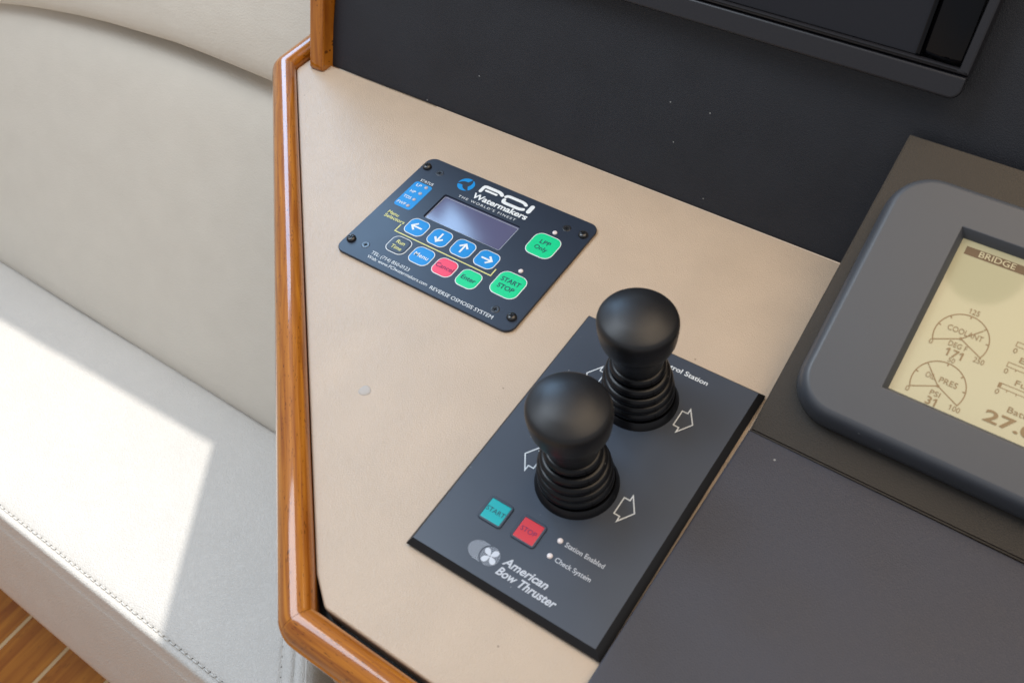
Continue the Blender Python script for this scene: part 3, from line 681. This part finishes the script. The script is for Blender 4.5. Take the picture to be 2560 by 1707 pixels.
bmL = BM(); lathe(bmL, CON, 0, 0, [(1.45, 0), (1.35, .35), (.9, .65), (0, .75)], 16); l3 = bpy.data.meshes.new('indicator_light'); bmL.to_mesh(l3); bmL.free(); l3.materials.append(m_led2)
l3.polygons.foreach_set('use_smooth', [True] * len(l3.polygons))
for y_ in (-193.2, -202.3): put(l3, 'indicator_light', th, (226.5, y_, tpz))
text('Station Enabled', CON, 229.6, -194.5, 21.0, 2.5, th, m_white2, .006, h=Z)
text('Check System', CON, 229.6, -203.5, 19.2, 2.5, th, m_white2, .006, h=Z)
text('American', CON, 209.7, -217.6, 24.4, 4.3, th, m_white2, .022, .28, h=Z)
text('Bow Thruster', CON, 209.6, -223.2, 32.4, 4.3, th, m_white2, .022, .28, h=Z)
# emblem: striped oval with four-bladed propeller
bm = BM(); pc = (203.0, -217.6)
for i in range(20):
    yy = -222.4 + i * .5
    d = 1 - ((yy + 217.6) / 5.0) ** 2
    if d <= 0: continue
    x0 = 197.6 - 6.6 * math.sqrt(d); dd = 5.6 ** 2 - (yy - pc[1]) ** 2; x1 = pc[0] - (math.sqrt(dd) if dd > 0 else 0)
    if x1 > x0 + .4: ribbon(bm, CON, [(x0, yy), (x1, yy)], .22, Z)
    dd = 4.9 ** 2 - (yy - pc[1]) ** 2
    if dd > 0: ribbon(bm, CON, [(pc[0] - math.sqrt(dd), yy), (pc[0] + math.sqrt(dd), yy)], .17, Z)
obj('emblem', bm, m_grey, th, smooth=False)
bm = BM()
for k in range(4):
    a0 = rad(90 * k + 62); pts = []
    for i in range(15):
        f = i / 14; r_ = .4 + 4.2 * math.sin(math.pi * f) ** .55; a = a0 - rad(46) + rad(78) * f; pts.append((pc[0] + r_ * math.cos(a), pc[1] + r_ * math.sin(a)))
    flat(bm, CON, pts, Z + .06 + .01 * k)
obj('emblem_propeller', bm, mat('pale_print', (.58, .62, .68), .5, .3), th, smooth=False)

# ------------------------------------------------------------------ two joysticks
kp = [(11.9, 34), (12.1, 36), (12.7, 39), (13.8, 44), (14.8, 48.6), (15.2, 51.2), (15.5, 52.3), (16.8, 53.2), (18.1, 54.8), (18.8, 57), (19.25, 60), (19.65, 64), (19.8, 67), (19.7, 68.6), (19.35, 69.8), (18.7, 70.9), (17.7, 71.7), (15.9, 72.6), (12.6, 74.4), (9.5, 75.3), (6.2, 76.0), (3, 76.35), (0, 76.45)]
def boot_r(q):
    t_ = [(0, 18.8), (.2, 19.1), (.4, 18.6), (.6, 17.5), (.8, 15.7), (1, 13.2)]
    for (a, ra), (b, rb) in zip(t_, t_[1:]):
        if q <= b: return ra + (rb - ra) * (q - a) / (b - a)
    return t_[-1][1]
def bellows():
    pr = [(17.4, 8.0)]; n = 5; z0, z1 = 9.0, 37.8
    hp = (z1 - z0) / n
    for i in range(n):
        q = (i + .5) / n; rc = boot_r(q); zc = z0 + hp * (i + .5); br = hp * .47
        pr.append((rc - 5.2, zc - hp * .50))
        for j in range(13):
            a = rad(-105 + 225 * j / 12); pr.append((rc - br + br * math.cos(a), zc + br * math.sin(a)))
    return pr + [(10.8, 37.8), (10.5, 40)]
LEAN = (-2.6 / 70, -1.9 / 70)
def joystick(cx, cy, label):
    j = thing('joystick', label, 'joystick', (cx / 1000, cy / 1000, tpz / 1000), 'joysticks on the thruster plate')
    fz = Frame((0, 0, 0), (1, 0, 0), (0, 1, 0))
    bm = BM(); lathe(bm, fz, cx, cy, [(21.2, tpz), (21.0, tpz + .5), (20.7, tpz + 1.0), (19.5, tpz + 3.9), (19.1, tpz + 4.2), (18.4, tpz + 3.6), (17, tpz + 3)], 64); obj('base_ring', bm, m_boot, j, angle=40)
    bm = BM(); lathe(bm, fz, cx, cy, bellows(), 64, LEAN); bo = obj('bellows', bm, m_boot, j, angle=75)
    bm = BM()
    for i in range(5):      # moulding seam across the folds
        s = (i + .5) / 5; r = boot_r(s) + .10; z = 9.0 + 28.8 * s; a = rad(-33); px, py = cx + LEAN[0] * z, cy + LEAN[1] * z
        u = Vector((math.cos(a), math.sin(a))); tt = Vector((-u.y, u.x)); pts = []
        for dz in (-2.0, -1, 0, 1, 2.0):
            rr_ = r - (2.71 - math.sqrt(2.71 ** 2 - dz * dz))
            pts.append((Vector((px, py)) + u * rr_, z + dz))
        for (p, za), (q, zb) in zip(pts, pts[1:]):
            bm.faces.new([bm.verts.new(Vector((*(p + tt * w), zz)) / 1000) for p, zz, w in ((p, za, -.22), (p, za, .22), (q, zb, .22), (q, zb, -.22))])
    bmesh.ops.recalc_face_normals(bm, faces=bm.faces); obj('moulding_seam', bm, m_recess, bo)
    bm = BM(); lathe(bm, fz, cx, cy, kp, 72, LEAN); obj('knob', bm, m_knob, j, angle=60)
joystick(216.2, -161.8, 'black rubber joystick nearest the red STOP key, lower of the two')
joystick(217.0, -102.0, 'black rubber joystick by the Control Station lettering, farther of the two')
